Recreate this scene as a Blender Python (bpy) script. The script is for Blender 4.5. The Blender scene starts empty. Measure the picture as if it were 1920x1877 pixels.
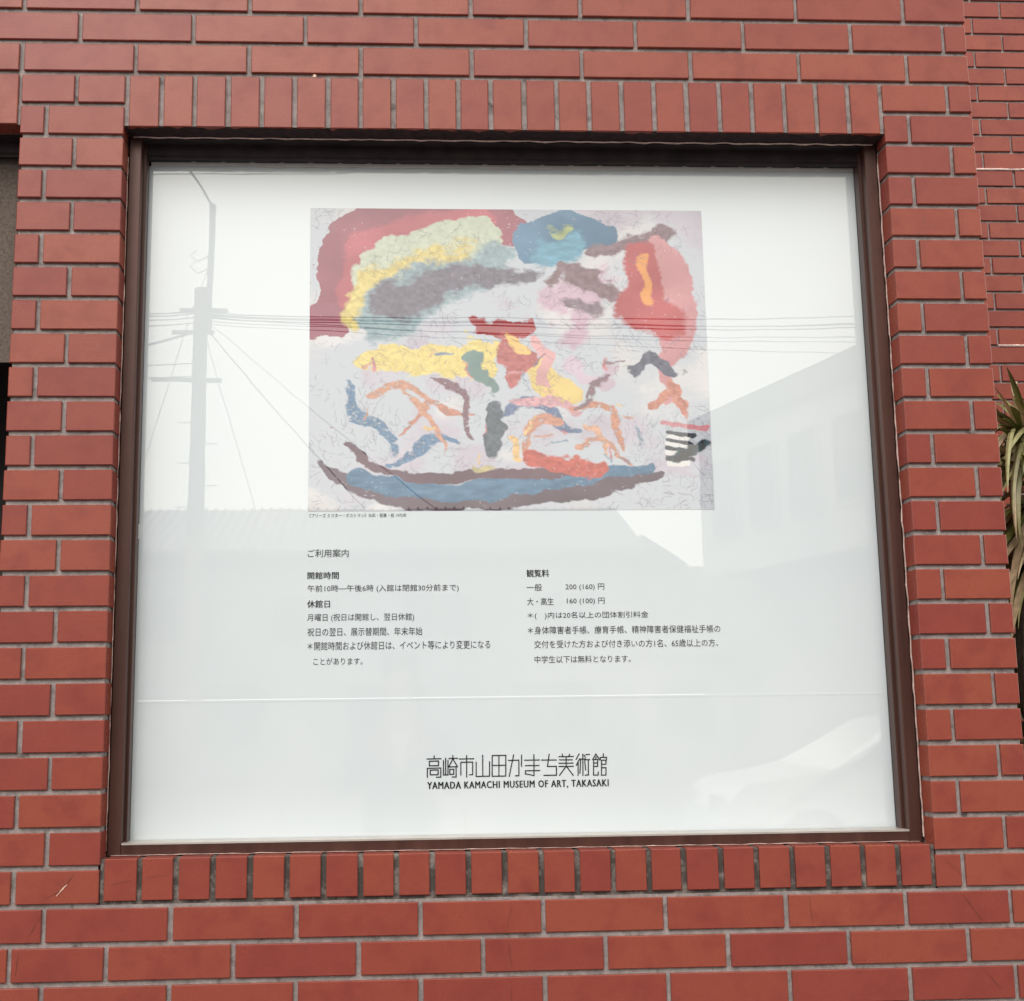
import bpy, bmesh, math, random
import numpy as np
from mathutils import Vector, Matrix
random.seed(7)
rng = np.random.default_rng(11)
C = bpy.context.scene.collection
sc = bpy.context.scene
H = 2.77                     # height of the bottom of the first course beside the window head
PITCH = 0.07047              # one brick course, joint included
BH = 0.0605                  # brick height

# ------------------------------------------------------------------ camera
cam_d = bpy.data.cameras.new('camera')
cam = bpy.data.objects.new('camera', cam_d); C.objects.link(cam); sc.camera = cam
def cam_axes(y, p, r):
    f = Vector((math.sin(y)*math.cos(p), math.cos(y)*math.cos(p), math.sin(p)))
    rt = Vector((math.cos(y), -math.sin(y), 0)); up = rt.cross(f)
    a = math.cos(r)*rt + math.sin(r)*up
    b = -math.sin(r)*rt + math.cos(r)*up
    return a, b, f
_a, _b, _f = cam_axes(.05193, .16303, -.01259)
cam.matrix_world = Matrix(((_a.x, _b.x, -_f.x, .78927), (_a.y, _b.y, -_f.y, -2.54853),
                           (_a.z, _b.z, -_f.z, H-1.27012), (0, 0, 0, 1)))
cam_d.sensor_width = 36; cam_d.sensor_fit = 'HORIZONTAL'
cam_d.lens = 36*2401.08/1920; cam_d.shift_x = 88.06/1920
cam_d.clip_start = .02; cam_d.clip_end = 500

# ------------------------------------------------------------------ sky, sun, exposure
SUN_EL, SUN_AZ = math.radians(42), math.radians(195)   # azimuth measured clockwise from +Y
world = bpy.data.worlds.new('World'); sc.world = world; world.use_nodes = True
wn = world.node_tree; wn.nodes.clear()
def wnode(t, **k):
    n = wn.nodes.new(t)
    for a, v in k.items(): setattr(n, a, v)
    return n
sky = wnode('ShaderNodeTexSky', sky_type='NISHITA', sun_disc=False)
sky.sun_elevation = SUN_EL; sky.sun_rotation = SUN_AZ
sky.air_density = 1.3; sky.dust_density = 4.0; sky.ozone_density = 1.0
hs = wnode('ShaderNodeHueSaturation'); hs.inputs['Saturation'].default_value = .30
wn.links.new(sky.outputs[0], hs.inputs['Color'])
tc = wnode('ShaderNodeTexCoord'); nz = wnode('ShaderNodeTexNoise')
nz.inputs['Scale'].default_value = 2.2; nz.inputs['Detail'].default_value = 5
wn.links.new(tc.outputs['Generated'], nz.inputs['Vector'])
mr = wnode('ShaderNodeMapRange'); mr.inputs[1].default_value = .3; mr.inputs[2].default_value = .7
mr.inputs[3].default_value = .45; mr.inputs[4].default_value = .85
wn.links.new(nz.outputs[0], mr.inputs[0])
mx = wnode('ShaderNodeMix', data_type='RGBA')
wn.links.new(mr.outputs[0], mx.inputs['Factor'])
wn.links.new(hs.outputs[0], mx.inputs[6]); mx.inputs[7].default_value = (11.9, 11.2, 9.9, 1)   # thin bright cloud
bg = wnode('ShaderNodeBackground'); bg.inputs['Strength'].default_value = .13
wn.links.new(mx.outputs[2], bg.inputs['Color'])
wo = wnode('ShaderNodeOutputWorld'); wn.links.new(bg.outputs[0], wo.inputs['Surface'])

sun_d = bpy.data.lights.new('sun', 'SUN'); sun_d.energy = .7; sun_d.angle = math.radians(35)
sun_d.color = (1, .96, .90)
sun = bpy.data.objects.new('sun', sun_d); C.objects.link(sun)
_sd = Vector((math.sin(SUN_AZ)*math.cos(SUN_EL), math.cos(SUN_AZ)*math.cos(SUN_EL), math.sin(SUN_EL)))
sun.rotation_euler = _sd.to_track_quat('Z', 'Y').to_euler()
sun.location = (0, -5, 12)
sc.view_settings.view_transform = 'Standard'; sc.view_settings.look = 'None'
sc.view_settings.gamma = 1; sc.view_settings.use_curve_mapping = False
sc.view_settings.exposure = .69
sc.render.engine = 'CYCLES'

# ------------------------------------------------------------------ materials
class NT:
    def __init__(s, name):
        s.m = bpy.data.materials.new(name); s.m.use_nodes = True
        s.t = s.m.node_tree; s.b = s.t.nodes['Principled BSDF']
    def n(s, t, **k):
        x = s.t.nodes.new(t)
        for a, v in k.items(): setattr(x, a, v)
        return x
    def l(s, a, b): s.t.links.new(a, b)
    def obj_coord(s, sx=1, sy=1, sz=1, world=False):
        if world: o = s.n('ShaderNodeNewGeometry').outputs['Position']
        else: o = s.n('ShaderNodeTexCoord').outputs['Object']
        m = s.n('ShaderNodeMapping'); m.inputs['Scale'].default_value = (sx, sy, sz)
        s.l(o, m.inputs['Vector']); return m.outputs[0]
    def noise(s, vec, scale, detail=4, rough=.55):
        x = s.n('ShaderNodeTexNoise'); x.inputs['Scale'].default_value = scale
        x.inputs['Detail'].default_value = detail; x.inputs['Roughness'].default_value = rough
        s.l(vec, x.inputs['Vector']); return x.outputs[0]
    def ramp(s, fac, stops):
        r = s.n('ShaderNodeValToRGB'); e = r.color_ramp.elements
        while len(e) < len(stops): e.new(.5)
        for k, (p, c) in enumerate(stops):
            e[k].position = p; e[k].color = (*c, 1) if len(c) == 3 else c
        s.l(fac, r.inputs[0]); return r.outputs[0]
    def mix(s, a, b, fac, mode='MIX'):
        x = s.n('ShaderNodeMix', data_type='RGBA', blend_type=mode)
        for k, v in ((6, a), (7, b)):
            if isinstance(v, tuple): x.inputs[k].default_value = (*v, 1)
            else: s.l(v, x.inputs[k])
        if isinstance(fac, float): x.inputs[0].default_value = fac
        else: s.l(fac, x.inputs[0])
        return x.outputs[2]
    def math(s, op, a, b=None):
        x = s.n('ShaderNodeMath', operation=op)
        for k, v in enumerate((a, b)):
            if v is None: continue
            if isinstance(v, (int, float)): x.inputs[k].default_value = v
            else: s.l(v, x.inputs[k])
        return x.outputs[0]
    def bump(s, h, strength=.3, dist=.001):
        x = s.n('ShaderNodeBump'); x.inputs['Strength'].default_value = strength
        x.inputs['Distance'].default_value = dist; s.l(h, x.inputs['Height'])
        s.l(x.outputs[0], s.b.inputs['Normal'])
    def col(s, c):
        if isinstance(c, tuple): s.b.inputs['Base Color'].default_value = (*c, 1)
        else: s.l(c, s.b.inputs['Base Color'])
    def set(s, **k):
        for a, v in k.items():
            i = s.b.inputs[a.replace('_', ' ')]
            if isinstance(v, (int, float)): i.default_value = v
            else: s.l(v, i)

def mat_brick():
    t = NT('red tile brick')
    rnd = t.math('FRACT', t.math('ADD', t.n('ShaderNodeObjectInfo').outputs['Random'], t.n('ShaderNodeNewGeometry').outputs['Random Per Island']))
    base = t.ramp(rnd, [(0, (.196, .036, .029)), (.22, (.217, .045, .031)), (.45, (.232, .053, .033)), (.62, (.205, .039, .031)), (.8, (.228, .048, .031)), (1, (.246, .058, .036))])
    w = t.obj_coord(world=True)
    st = t.noise(t.obj_coord(14, 14, 420, True), 1.0, 3)            # wire-cut striation along the brick
    blot = t.noise(w, 14, 6, .65)
    speck = t.noise(w, 900, 2)
    c = t.mix(base, (.27, .078, .052), t.math('MULTIPLY', st, .30))
    c = t.mix(c, (.17, .030, .026), t.ramp(blot, [(.46, (0, 0, 0)), (.68, (.7, .7, .7))]))
    c = t.mix(c, (.36, .15, .11), t.ramp(speck, [(.66, (0, 0, 0)), (.8, (.45, .45, .45))]))
    c = t.mix(c, (.075, .030, .026), t.ramp(t.noise(t.obj_coord(5, 5, 1.6, True), 1.6, 7, .7), [(.60, (0, 0, 0)), (.80, (.45, .45, .45))]))   # soot and run-off
    c = t.mix(c, (.36, .27, .24), t.ramp(t.noise(w, 48, 6, .75), [(.70, (0, 0, 0)), (.76, (.4, .4, .4))]))                                      # mortar smears
    t.col(c)
    t.set(Roughness=t.math('ADD', t.math('MULTIPLY', blot, .24), .17), Specular_IOR_Level=.31)
    t.bump(t.math('ADD', st, t.math('MULTIPLY', speck, .5)), .22, .0008)
    return t.m
def mat_mortar(name, a, b, dirt):
    t = NT(name); w = t.obj_coord(world=True)
    c = t.ramp(t.noise(w, 60, 6, .7), [(.3, a), (.7, b)])
    c = t.mix(c, (.035, .028, .026), t.ramp(t.noise(w, 26, 5, .7), [(.62-dirt, (0, 0, 0)), (.78-dirt, (.85, .85, .85))]))
    t.col(c); t.set(Roughness=.93)
    t.bump(t.noise(w, 380, 5, .7), .8, .002); return t.m
def mat_plain(name, c, rough=.5, metal=0., var=.25, scale=20, spec=.5, bump=0.):
    t = NT(name); w = t.obj_coord(world=True); n = t.noise(w, scale, 5)
    dk = tuple(x*(1-var) for x in c); lt = tuple(min(1, x*(1+var)) for x in c)
    t.col(t.ramp(n, [(.3, dk), (.7, lt)])); t.set(Roughness=rough, Metallic=metal, Specular_IOR_Level=spec)
    if bump: t.bump(n, bump, .002)
    return t.m
def glossy_sheet(t):      # the clear glossy front of the display sheet, very slightly wavy
    bp = t.n('ShaderNodeBump'); bp.inputs['Strength'].default_value = 1.; bp.inputs['Distance'].default_value = .00013
    t.l(t.noise(t.obj_coord(1.4, 1., 2.2, True), 2.2, 2), bp.inputs['Height']); t.l(bp.outputs[0], t.b.inputs['Coat Normal'])
    t.set(Roughness=.5, Coat_Weight=1., Coat_Roughness=.0, Coat_IOR=1.82, Specular_IOR_Level=0.)

M = {}
M['brick'] = mat_brick()
M['mortar'] = mat_mortar('grey mortar', (.18, .155, .152), (.36, .315, .31), 0.05)
M['mortar_dirty'] = mat_mortar('blackened mortar', (.13, .105, .095), (.30, .26, .24), .25)
t = NT('bronze anodised aluminium'); w = t.obj_coord(30, 30, 2, True)
t.col(t.ramp(t.noise(w, 1., 4), [(.3, (.048, .019, .015)), (.7, (.080, .035, .027))]))
t.set(Roughness=t.math('ADD', t.math('MULTIPLY', t.noise(w, 2.), .2), .28), Metallic=.25, Specular_IOR_Level=.38); M['bronze'] = t.m
M['bronze_shade'] = mat_plain('bronze with painted shade', (.022, .014, .016), .6, 0, .4, 30, .25)  # darker copy of the bronze, shade on the head rail put into its colour
M['dark'] = mat_plain('dark recess paint', (.018, .012, .014), .6)
t = NT('white translucent display sheet'); w = t.obj_coord(world=True)
dust = t.ramp(t.noise(w, 260, 2), [(.74, (0, 0, 0)), (.80, (.5, .5, .5))])
c = t.ramp(t.noise(w, 2.3, 3), [(.3, (.548, .604, .648)), (.7, (.578, .628, .664))])
dust2 = t.ramp(t.noise(t.obj_coord(60, 1, 5, True), 1., 4), [(.62, (0, 0, 0)), (.8, (.30, .30, .30))])
zc = t.n('ShaderNodeSeparateXYZ'); t.l(w, zc.inputs[0]); low = t.n('ShaderNodeMapRange'); t.l(zc.outputs[2], low.inputs[0])
low.inputs[1].default_value = 1.34; low.inputs[2].default_value = 1.245; low.inputs[3].default_value = 0; low.inputs[4].default_value = 1
c = t.mix(c, (.50, .47, .42), t.math('MULTIPLY', dust2, low.outputs[0]))      # run-off marks along the foot of the sheet
t.col(t.mix(c, (.33, .32, .30), dust)); glossy_sheet(t); M['sheet'] = t.m
t = NT('black print'); t.col((.012, .012, .014)); glossy_sheet(t); M['ink'] = t.m
t = NT('grey print'); t.col((.05, .05, .055)); glossy_sheet(t); M['ink_light'] = t.m
t = NT('printed watercolour'); at = t.n('ShaderNodeAttribute', attribute_name='paint'); t.col(at.outputs['Color']); glossy_sheet(t); M['paint'] = t.m
M['peeling_shade'] = mat_plain('peeling paint with maroon soffit shade', (.030, .014, .016), .8, 0, .5, 60, .25, .8)  # maroon kept this dark to carry the shade under the lintel
M['gasket'] = mat_plain('black rubber gasket', (.012, .012, .013), .6)
M['trim'] = mat_plain('grey plastic edge', (.74, .71, .72), .5, 0, .1)
M['silver'] = mat_plain('pale aluminium', (.50, .47, .44), .35, .5, .12)
M['clip'] = mat_plain('white plastic', (.75, .75, .73), .4, 0, .05)
M['sealant'] = mat_plain('old pale sealant', (.55, .40, .37), .8, 0, .35, 90, .3, .5)
M['stucco'] = mat_plain('brown grey textured board', (.115, .092, .080), .85, 0, .35, 180, .3, .6)
M['crack'] = mat_plain('dark crack line', (.09, .025, .02), .9)  # brown-red of the thin crack marks
M['chip'] = mat_plain('chipped clay', (.62, .42, .33), .9)

# ------------------------------------------------------------------ helpers
def tag(o, label=None, cat=None, group=None, kind=None):
    if label: o['label'] = label
    if cat: o['category'] = cat
    if group: o['group'] = group
    if kind: o['kind'] = kind
    return o
def empty(name, loc, label, cat, group=None):
    o = bpy.data.objects.new(name, None); C.objects.link(o); o.location = loc
    o.empty_display_size = .1
    return tag(o, label, cat, group)
def wloc(o):
    v = Vector(o.location)
    while o.parent: o = o.parent; v += Vector(o.location)
    return v
def link(name, me, parent=None, loc=(0, 0, 0)):
    """place mesh with its local origin at world point loc"""
    o = bpy.data.objects.new(name, me); C.objects.link(o)
    if parent: o.parent = parent; o.location = Vector(loc) - wloc(parent)
    else: o.location = loc
    return o
class MB:
    """collects faces in world coordinates; build() makes ONE object"""
    def __init__(s): s.v = []; s.f = []; s.mi = []
    def add(s, vs, fs, mi=0):
        k = len(s.v); s.v += [tuple(v) for v in vs]; s.f += [tuple(k+i for i in f) for f in fs]; s.mi += [mi]*len(fs)
    def box(s, x0, x1, y0, y1, z0, z1, mi=0):
        s.add([(x0, y0, z0), (x1, y0, z0), (x1, y1, z0), (x0, y1, z0), (x0, y0, z1), (x1, y0, z1), (x1, y1, z1), (x0, y1, z1)],
              [(0, 3, 2, 1), (4, 5, 6, 7), (0, 1, 5, 4), (1, 2, 6, 5), (2, 3, 7, 6), (3, 0, 4, 7)], mi)
    def prism(s, prof, axis, a, b, mi=0):
        """prof: 2-D outline; axis x: (y,z), y: (x,z), z: (x,y)"""
        n = len(prof)
        def P(q, t): return {'x': (t, q[0], q[1]), 'y': (q[0], t, q[1]), 'z': (q[0], q[1], t)}[axis]
        s.add([P(q, a) for q in prof]+[P(q, b) for q in prof],
              [tuple(range(n)), tuple(range(2*n-1, n-1, -1))]+[(i, (i+1) % n, n+(i+1) % n, n+i) for i in range(n)], mi)
    def tube(s, pts, r, n=6, mi=0, cap=True):
        pts = [Vector(p) for p in pts]; rr = r if isinstance(r, (list, tuple)) else [r]*len(pts)
        vs = []; up = Vector((0, 0, 1))
        for i, p in enumerate(pts):
            d = (pts[min(i+1, len(pts)-1)] - pts[max(i-1, 0)]).normalized()
            u = d.cross(up) if abs(d.dot(up)) < .95 else d.cross(Vector((1, 0, 0)))
            u.normalize(); w = d.cross(u)
            vs += [p + rr[i]*(math.cos(2*math.pi*k/n)*u + math.sin(2*math.pi*k/n)*w) for k in range(n)]
        fs = [(i*n+k, i*n+(k+1) % n, (i+1)*n+(k+1) % n, (i+1)*n+k) for i in range(len(pts)-1) for k in range(n)]
        if cap: fs += [tuple(range(n-1, -1, -1)), tuple((len(pts)-1)*n+k for k in range(n))]
        s.add(vs, fs, mi)
    def build(s, name, mats, parent=None, base=None, smooth=False):
        if not isinstance(mats, (list, tuple)): mats = [mats]
        b = Vector(base) if base is not None else (wloc(parent) if parent else Vector((0, 0, 0)))
        me = bpy.data.meshes.new(name)
        me.from_pydata([(v[0]-b.x, v[1]-b.y, v[2]-b.z) for v in s.v], [], s.f); me.update()
        bm = bmesh.new(); bm.from_mesh(me); bmesh.ops.recalc_face_normals(bm, faces=bm.faces); bm.to_mesh(me); bm.free()
        for m in mats: me.materials.append(m)
        me.polygons.foreach_set('material_index', s.mi)
        if smooth: me.polygons.foreach_set('use_smooth', [True]*len(me.polygons))
        return link(name, me, parent, b)

# ------------------------------------------------------------------ ground and street
def structure(o): o['kind'] = 'structure'; return o
t = NT('concrete paving'); w = t.obj_coord(world=True)
t.col(t.ramp(t.noise(w, 1.2, 6), [(.3, (.11, .105, .10)), (.7, (.16, .155, .15))])); t.set(Roughness=.9); t.bump(t.noise(w, 90, 4), .4, .004); M['paving'] = t.m
t = NT('asphalt'); w = t.obj_coord(world=True)
t.col(t.ramp(t.noise(w, 3, 6), [(.3, (.055, .055, .058)), (.7, (.085, .085, .085))])); t.set(Roughness=.9); t.bump(t.noise(w, 160, 3), .5, .006); M['asphalt'] = t.m
mb = MB(); mb.add([(-220, -260, 0), (220, -260, 0), (220, 220, 0), (-220, 220, 0)], [(0, 1, 2, 3)]); structure(mb.build('ground', M['paving']))
mb = MB(); mb.add([(-220, -12.5, .004), (220, -12.5, .004), (220, -5.2, .004), (-220, -5.2, .004)], [(0, 1, 2, 3)]); structure(mb.build('road', M['asphalt']))
M['kerb'] = mat_plain('kerb concrete', (.34, .33, .31), .9)
M['roadpaint'] = mat_plain('white road paint', (.7, .7, .68), .7)
mb = MB(); mb.box(-60, 60, -5.2, -5.02, 0, .13); mb.box(-60, 60, -12.68, -12.5, 0, .13); structure(mb.build('kerb', M['kerb']))
mb = MB(); mb.add([(-60, -12.2, .008), (60, -12.2, .008), (60, -12.05, .008), (-60, -12.05, .008)], [(0, 1, 2, 3)])
mb.add([(-60, -5.65, .008), (60, -5.65, .008), (60, -5.5, .008), (-60, -5.5, .008)], [(0, 1, 2, 3)]); structure(mb.build('road_marking', M['roadpaint']))

# ------------------------------------------------------------------ brick walls
_bm = {}
def brick_mesh(w, h, d):
    key = (round(w, 3), round(h, 4), round(d, 3))
    if key in _bm: return _bm[key]
    w, h, d = key; c = .0015; hw, hh = w/2, h/2
    v = [(-hw+c, 0, -hh+c), (hw-c, 0, -hh+c), (hw-c, 0, hh-c), (-hw+c, 0, hh-c)]
    v += [(-hw, c, -hh), (hw, c, -hh), (hw, c, hh), (-hw, c, hh)]
    v += [(-hw, d, -hh), (hw, d, -hh), (hw, d, hh), (-hw, d, hh)]
    f = [(0, 1, 2, 3)] + [(4+i, 4+(i+1) % 4, (i+1) % 4, i) for i in range(4)] + [(8+i, 8+(i+1) % 4, 4+(i+1) % 4, 4+i) for i in range(4)]
    f += [(11, 10, 9, 8)]
    me = bpy.data.meshes.new('brick'); me.from_pydata(v, [], f); me.update(); me.materials.append(M['brick'])
    _bm[key] = me; return me
J = .0095                     # joint width
class Wall:
    def __init__(s, root, y): s.root = root; s.y = y; s.extra = MB(); s.n = 0
    def brick(s, x0, x1, z0, z1, individual=True, d=.05, label=None):
        if individual:
            o = link('brick', brick_mesh(x1-x0, z1-z0, d), s.root,
                     ((x0+x1)/2+random.uniform(-.0006, .0006), s.y+random.uniform(-.0008, .0006), (z0+z1)/2+random.uniform(-.0004, .0004)))
            o.rotation_euler = (random.uniform(-.004, .004), random.uniform(-.0025, .0025), random.uniform(-.003, .003))
            if label: o['label'] = label
            s.n += 1; return o
        c = .002; y = s.y+random.uniform(-.0006, .0006)
        v = [(x0+c, y, z0+c), (x1-c, y, z0+c), (x1-c, y, z1-c), (x0+c, y, z1-c), (x0, y+c, z0), (x1, y+c, z0), (x1, y+c, z1), (x0, y+c, z1),
             (x0, y+d, z0), (x1, y+d, z0), (x1, y+d, z1), (x0, y+d, z1)]
        s.extra.add(v, [(0, 1, 2, 3)] + [(4+i, 4+(i+1) % 4, (i+1) % 4, i) for i in range(4)] + [(8+i, 8+(i+1) % 4, 4+(i+1) % 4, 4+i) for i in range(4)])
    def row(s, k, joints, individual=lambda a, b: True):
        """bricks between consecutive joint centres; course k counts down"""
        z0 = H-k*PITCH
        for a, b in zip(joints[:-1], joints[1:]):
            s.brick(a+J/2, b-J/2, z0, z0+BH, individual(a, b))
XL, XR = .0035, 2.035         # ends of the front wall
WLI, WRI = .2165, 1.8395      # sides of the window opening
front = empty('brick_wall', (1.0, .1, 0), 'red brick wall with the big display window, soldier courses above and below the opening', 'wall', )
W = Wall(front, 0.)
ind = lambda a, b: b > -.02
LP = .237
# courses above the window
for k in range(-14, 0):
    odd = k % 2
    j = [round(i*LP + (0 if odd else .1185), 4) for i in range(-8, 9)]
    j = [q for q in j if -1.75 < q < 1.96]
    if odd: j = [q for q in j if q < 1.85] + [1.8985, XR+J/2]
    else: j = [q for q in j if q < 1.80] + [1.9845, XR+J/2]
    W.row(k, j, (lambda a, b: b > -.02) if k >= -4 else (lambda a, b: False))
# courses below the window and the piers beside it
for k in range(0, 24):
    if k % 2 == 0: jl, jr = [XL-J/2, .1160, WLI+J/2], [WRI-J/2, 1.9830, XR+J/2]
    else: jl, jr = [XL-J/2, .0565, WLI+J/2], [WRI-J/2, 1.8940, XR+J/2]
    W.row(k, jl); W.row(k, jr)
for k in range(24, 40):
    if k % 2 == 0: j = [XL-J/2]+[.1152+i*LP for i in range(8)]+[1.9835, XR+J/2]
    elif k % 4 == 1: j = [XL-J/2, .0545]+[.2345+i*LP for i in range(8)]+[XR+J/2]
    else: j = [XL-J/2, .0545]+[.2345+i*LP for i in range(8)]+[XR+J/2]
    W.row(k, j, lambda a, b: k < 27)
# soldier courses
hj = [.2208, .2924, .362, .4323, .5026, .5716, .642, .7106, .7805, .8501, .9187, .9878, 1.0588, 1.1286, 1.1985, 1.2687, 1.339, 1.4093, 1.4808, 1.5517, 1.6224, 1.6924, 1.7625, 1.8345]
sj = [.2196, .2918, .3612, .4307, .5011, .5711, .641, .7119, .7804, .8497, .9199, .9898, 1.061, 1.1307, 1.2003, 1.2711, 1.339, 1.4123, 1.4827, 1.5538, 1.624, 1.6944, 1.7648, 1.8350]
for a, b in zip(hj[:-1], hj[1:]): W.brick(a+.0055, b-.0055, H-.0528, H+.0608)
for a, b in zip(sj[:-1], sj[1:]): W.brick(a+.0055, b-.0055, H-1.6175, H-1.5398, d=.053)
for i in range(24): W.brick(-.0645-i*.0702, -.0045-i*.0702, H-.0505, H+.0608, i < 1)
# the return of the wall towards the back
for k in range(-14, 39):
    off = .03 if k % 2 else .15
    y = .003+off
    z0 = H-k*PITCH
    ys = [0.0525]+[y+i*LP for i in range(9) if .08 < y+i*LP < 1.9]+[2.0]
    for a, b in zip(ys[:-1], ys[1:]):
        W.extra.box(XR-.02, XR, a+J/2, b-J/2, z0, z0+BH)
o = W.extra.build('brick', M['brick'], front); o['kind'] = 'stuff'
mb = MB(); y0, y1 = .0072, .30; g = .004
zt, zb = H+15*PITCH, 0
mb.box(-1.72, XR-g, y0, y1, H-.0528+g, zt-.01)                     # above
mb.box(XL+g, WLI-g, y0, .0515, zb, H-.0528+g); mb.box(.032, WLI-g, .0515, y1, zb, H-.0528+g)   # left pier
mb.box(WRI+g, XR-g, y0, y1, zb, H-.0528+g)                        # right pier
mb.box(WLI-g, WRI+g, y0, y1, zb, H-1.6245)                        # below the sill bricks
mb.box(XR-.16, XR-g-.004, y1, 2.0, zb, zt-.01)                    # return
mb.build('mortar', M['mortar'], front)
mb = MB()
mb.box(WLI+.0005, WRI-.0005, .0075, .052, H-1.6243, H-1.5418)     # joints of the sill course
mb.build('sill_mortar', M['mortar_dirty'], front)

# peeling paint under the soldier course, its dark colour painting in the soffit shade
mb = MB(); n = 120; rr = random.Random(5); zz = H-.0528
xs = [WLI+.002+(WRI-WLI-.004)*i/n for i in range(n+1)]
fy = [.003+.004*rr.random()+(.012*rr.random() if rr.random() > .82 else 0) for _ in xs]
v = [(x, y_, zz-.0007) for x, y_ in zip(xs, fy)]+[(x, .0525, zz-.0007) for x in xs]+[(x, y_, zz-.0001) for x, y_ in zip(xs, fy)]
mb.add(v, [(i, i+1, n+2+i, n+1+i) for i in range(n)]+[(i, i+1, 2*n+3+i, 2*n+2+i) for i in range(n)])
mb.build('soffit_shade_paint', M['peeling_shade'], front)

# the far wall, two metres back
back = empty('brick_wall', (3.4, 2.2, 0), 'plain red brick wall further back, right of the window wall, behind the spiky plant', 'wall')
WB = Wall(back, 2.02)
for k in range(-34, 39):
    s0 = 3.051 if k % 2 else 3.168
    j = [s0+i*LP for i in range(-5, 8)]
    WB.row(k, j, lambda a, b: -22 < k < 16 and b > 2.95 and a < 3.45)
o = WB.extra.build('brick', M['brick'], back); o['kind'] = 'stuff'
mb = MB(); mb.box(1.9, 4.72, 2.0285, 2.4, 0, H+34.8*PITCH); mb.build('mortar', M['mortar'], back)
# old sealant squeezed out along two bed joints of the far wall
for zc, xs, nm in ((H+11*PITCH-.0045, (2.9, 3.6), 0), (H+1*PITCH-.004, (3.05, 3.16), 1)):
    mb = MB(); n = 26
    xx = np.linspace(xs[0], xs[1], n)
    up_ = [.0045+random.uniform(-.0012, .001) for _ in xx]; dn = [-.0035-random.uniform(-.001, .0015) for _ in xx]
    v = [(x, 2.0185, zc+a) for x, a in zip(xx, up_)]+[(x, 2.0165, zc) for x in xx]+[(x, 2.0185, zc+a) for x, a in zip(xx, dn)]
    v += [(x, 2.03, zc+a) for x, a in zip(xx, up_)]
    f = [(i, i+1, n+i+1, n+i) for i in range(n-1)]+[(n+i, n+i+1, 2*n+i+1, 2*n+i) for i in range(n-1)]+[(3*n+i, 3*n+i+1, i+1, i) for i in range(n-1)]
    mb.add(v, f); mb.build('sealant', M['sealant'], back)

# cracks across a few bricks of the front wall
def crack(pts, w, y=-.0016, mat='crack'):
    mb = MB(); P = []
    for (a, b) in zip(pts[:-1], pts[1:]):
        for i in range(5):
            t_ = i/5; P.append((a[0]+(b[0]-a[0])*t_+random.uniform(-.0009, .0009), a[1]+(b[1]-a[1])*t_+random.uniform(-.0007, .0007)))
    P.append(pts[-1]); n = len(P)
    ws = [w*(.5+random.random())*min(1, (i+1)/3, (n-i)/3) for i in range(n)]
    d = Vector((P[-1][0]-P[0][0], P[-1][1]-P[0][1])).normalized(); nx, nz = -d.y, d.x
    mb.add([(p[0]+nx*q/2, y, p[1]+nz*q/2) for p, q in zip(P, ws)]+[(p[0]-nx*q/2, y, p[1]-nz*q/2) for p, q in zip(P, ws)],
           [(i, i+1, n+i+1, n+i) for i in range(n-1)])
    return mb.build('crack', M[mat], front)
Z = lambda z: H+z
crack([(.172, Z(-1.565)), (.150, Z(-1.592)), (.118, Z(-1.612))], .0011)
crack([(.116, Z(-1.633)), (.085, Z(-1.688))], .0006)
crack([(.073, Z(-1.707)), (.067, Z(-1.752))], .0007)
crack([(.158, Z(-1.585)), (.138, Z(-1.606))], .0022, -.0018, 'chip')
crack([(1.856, Z(-1.567)), (1.89, Z(-1.60))], .0006)
crack([(1.885, Z(-1.632)), (1.905, Z(-1.660)), (1.925, Z(-1.688))], .0007)
crack([(1.915, Z(-1.772)), (1.955, Z(-1.82))], .0007)
crack([(.232, Z(-1.588)), (.285, Z(-1.578))], .0006)
crack([(.298, Z(-1.575)), (.352, Z(-1.571))], .0005)
crack([(1.002, Z(-1.635)), (.992, Z(-1.688))], .0006)
crack([(.995, Z(-1.705)), (1.0, Z(-1.758)), ], .0006)
crack([(1.0, Z(-1.775)), (.997, Z(-1.84))], .0005)
crack([(.6095, Z(.0625)), (.6165, Z(.066))], .006, -.0018, 'chip')
crack([(1.582, Z(-1.632)), (1.588, Z(-1.688))], .0005)

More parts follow.
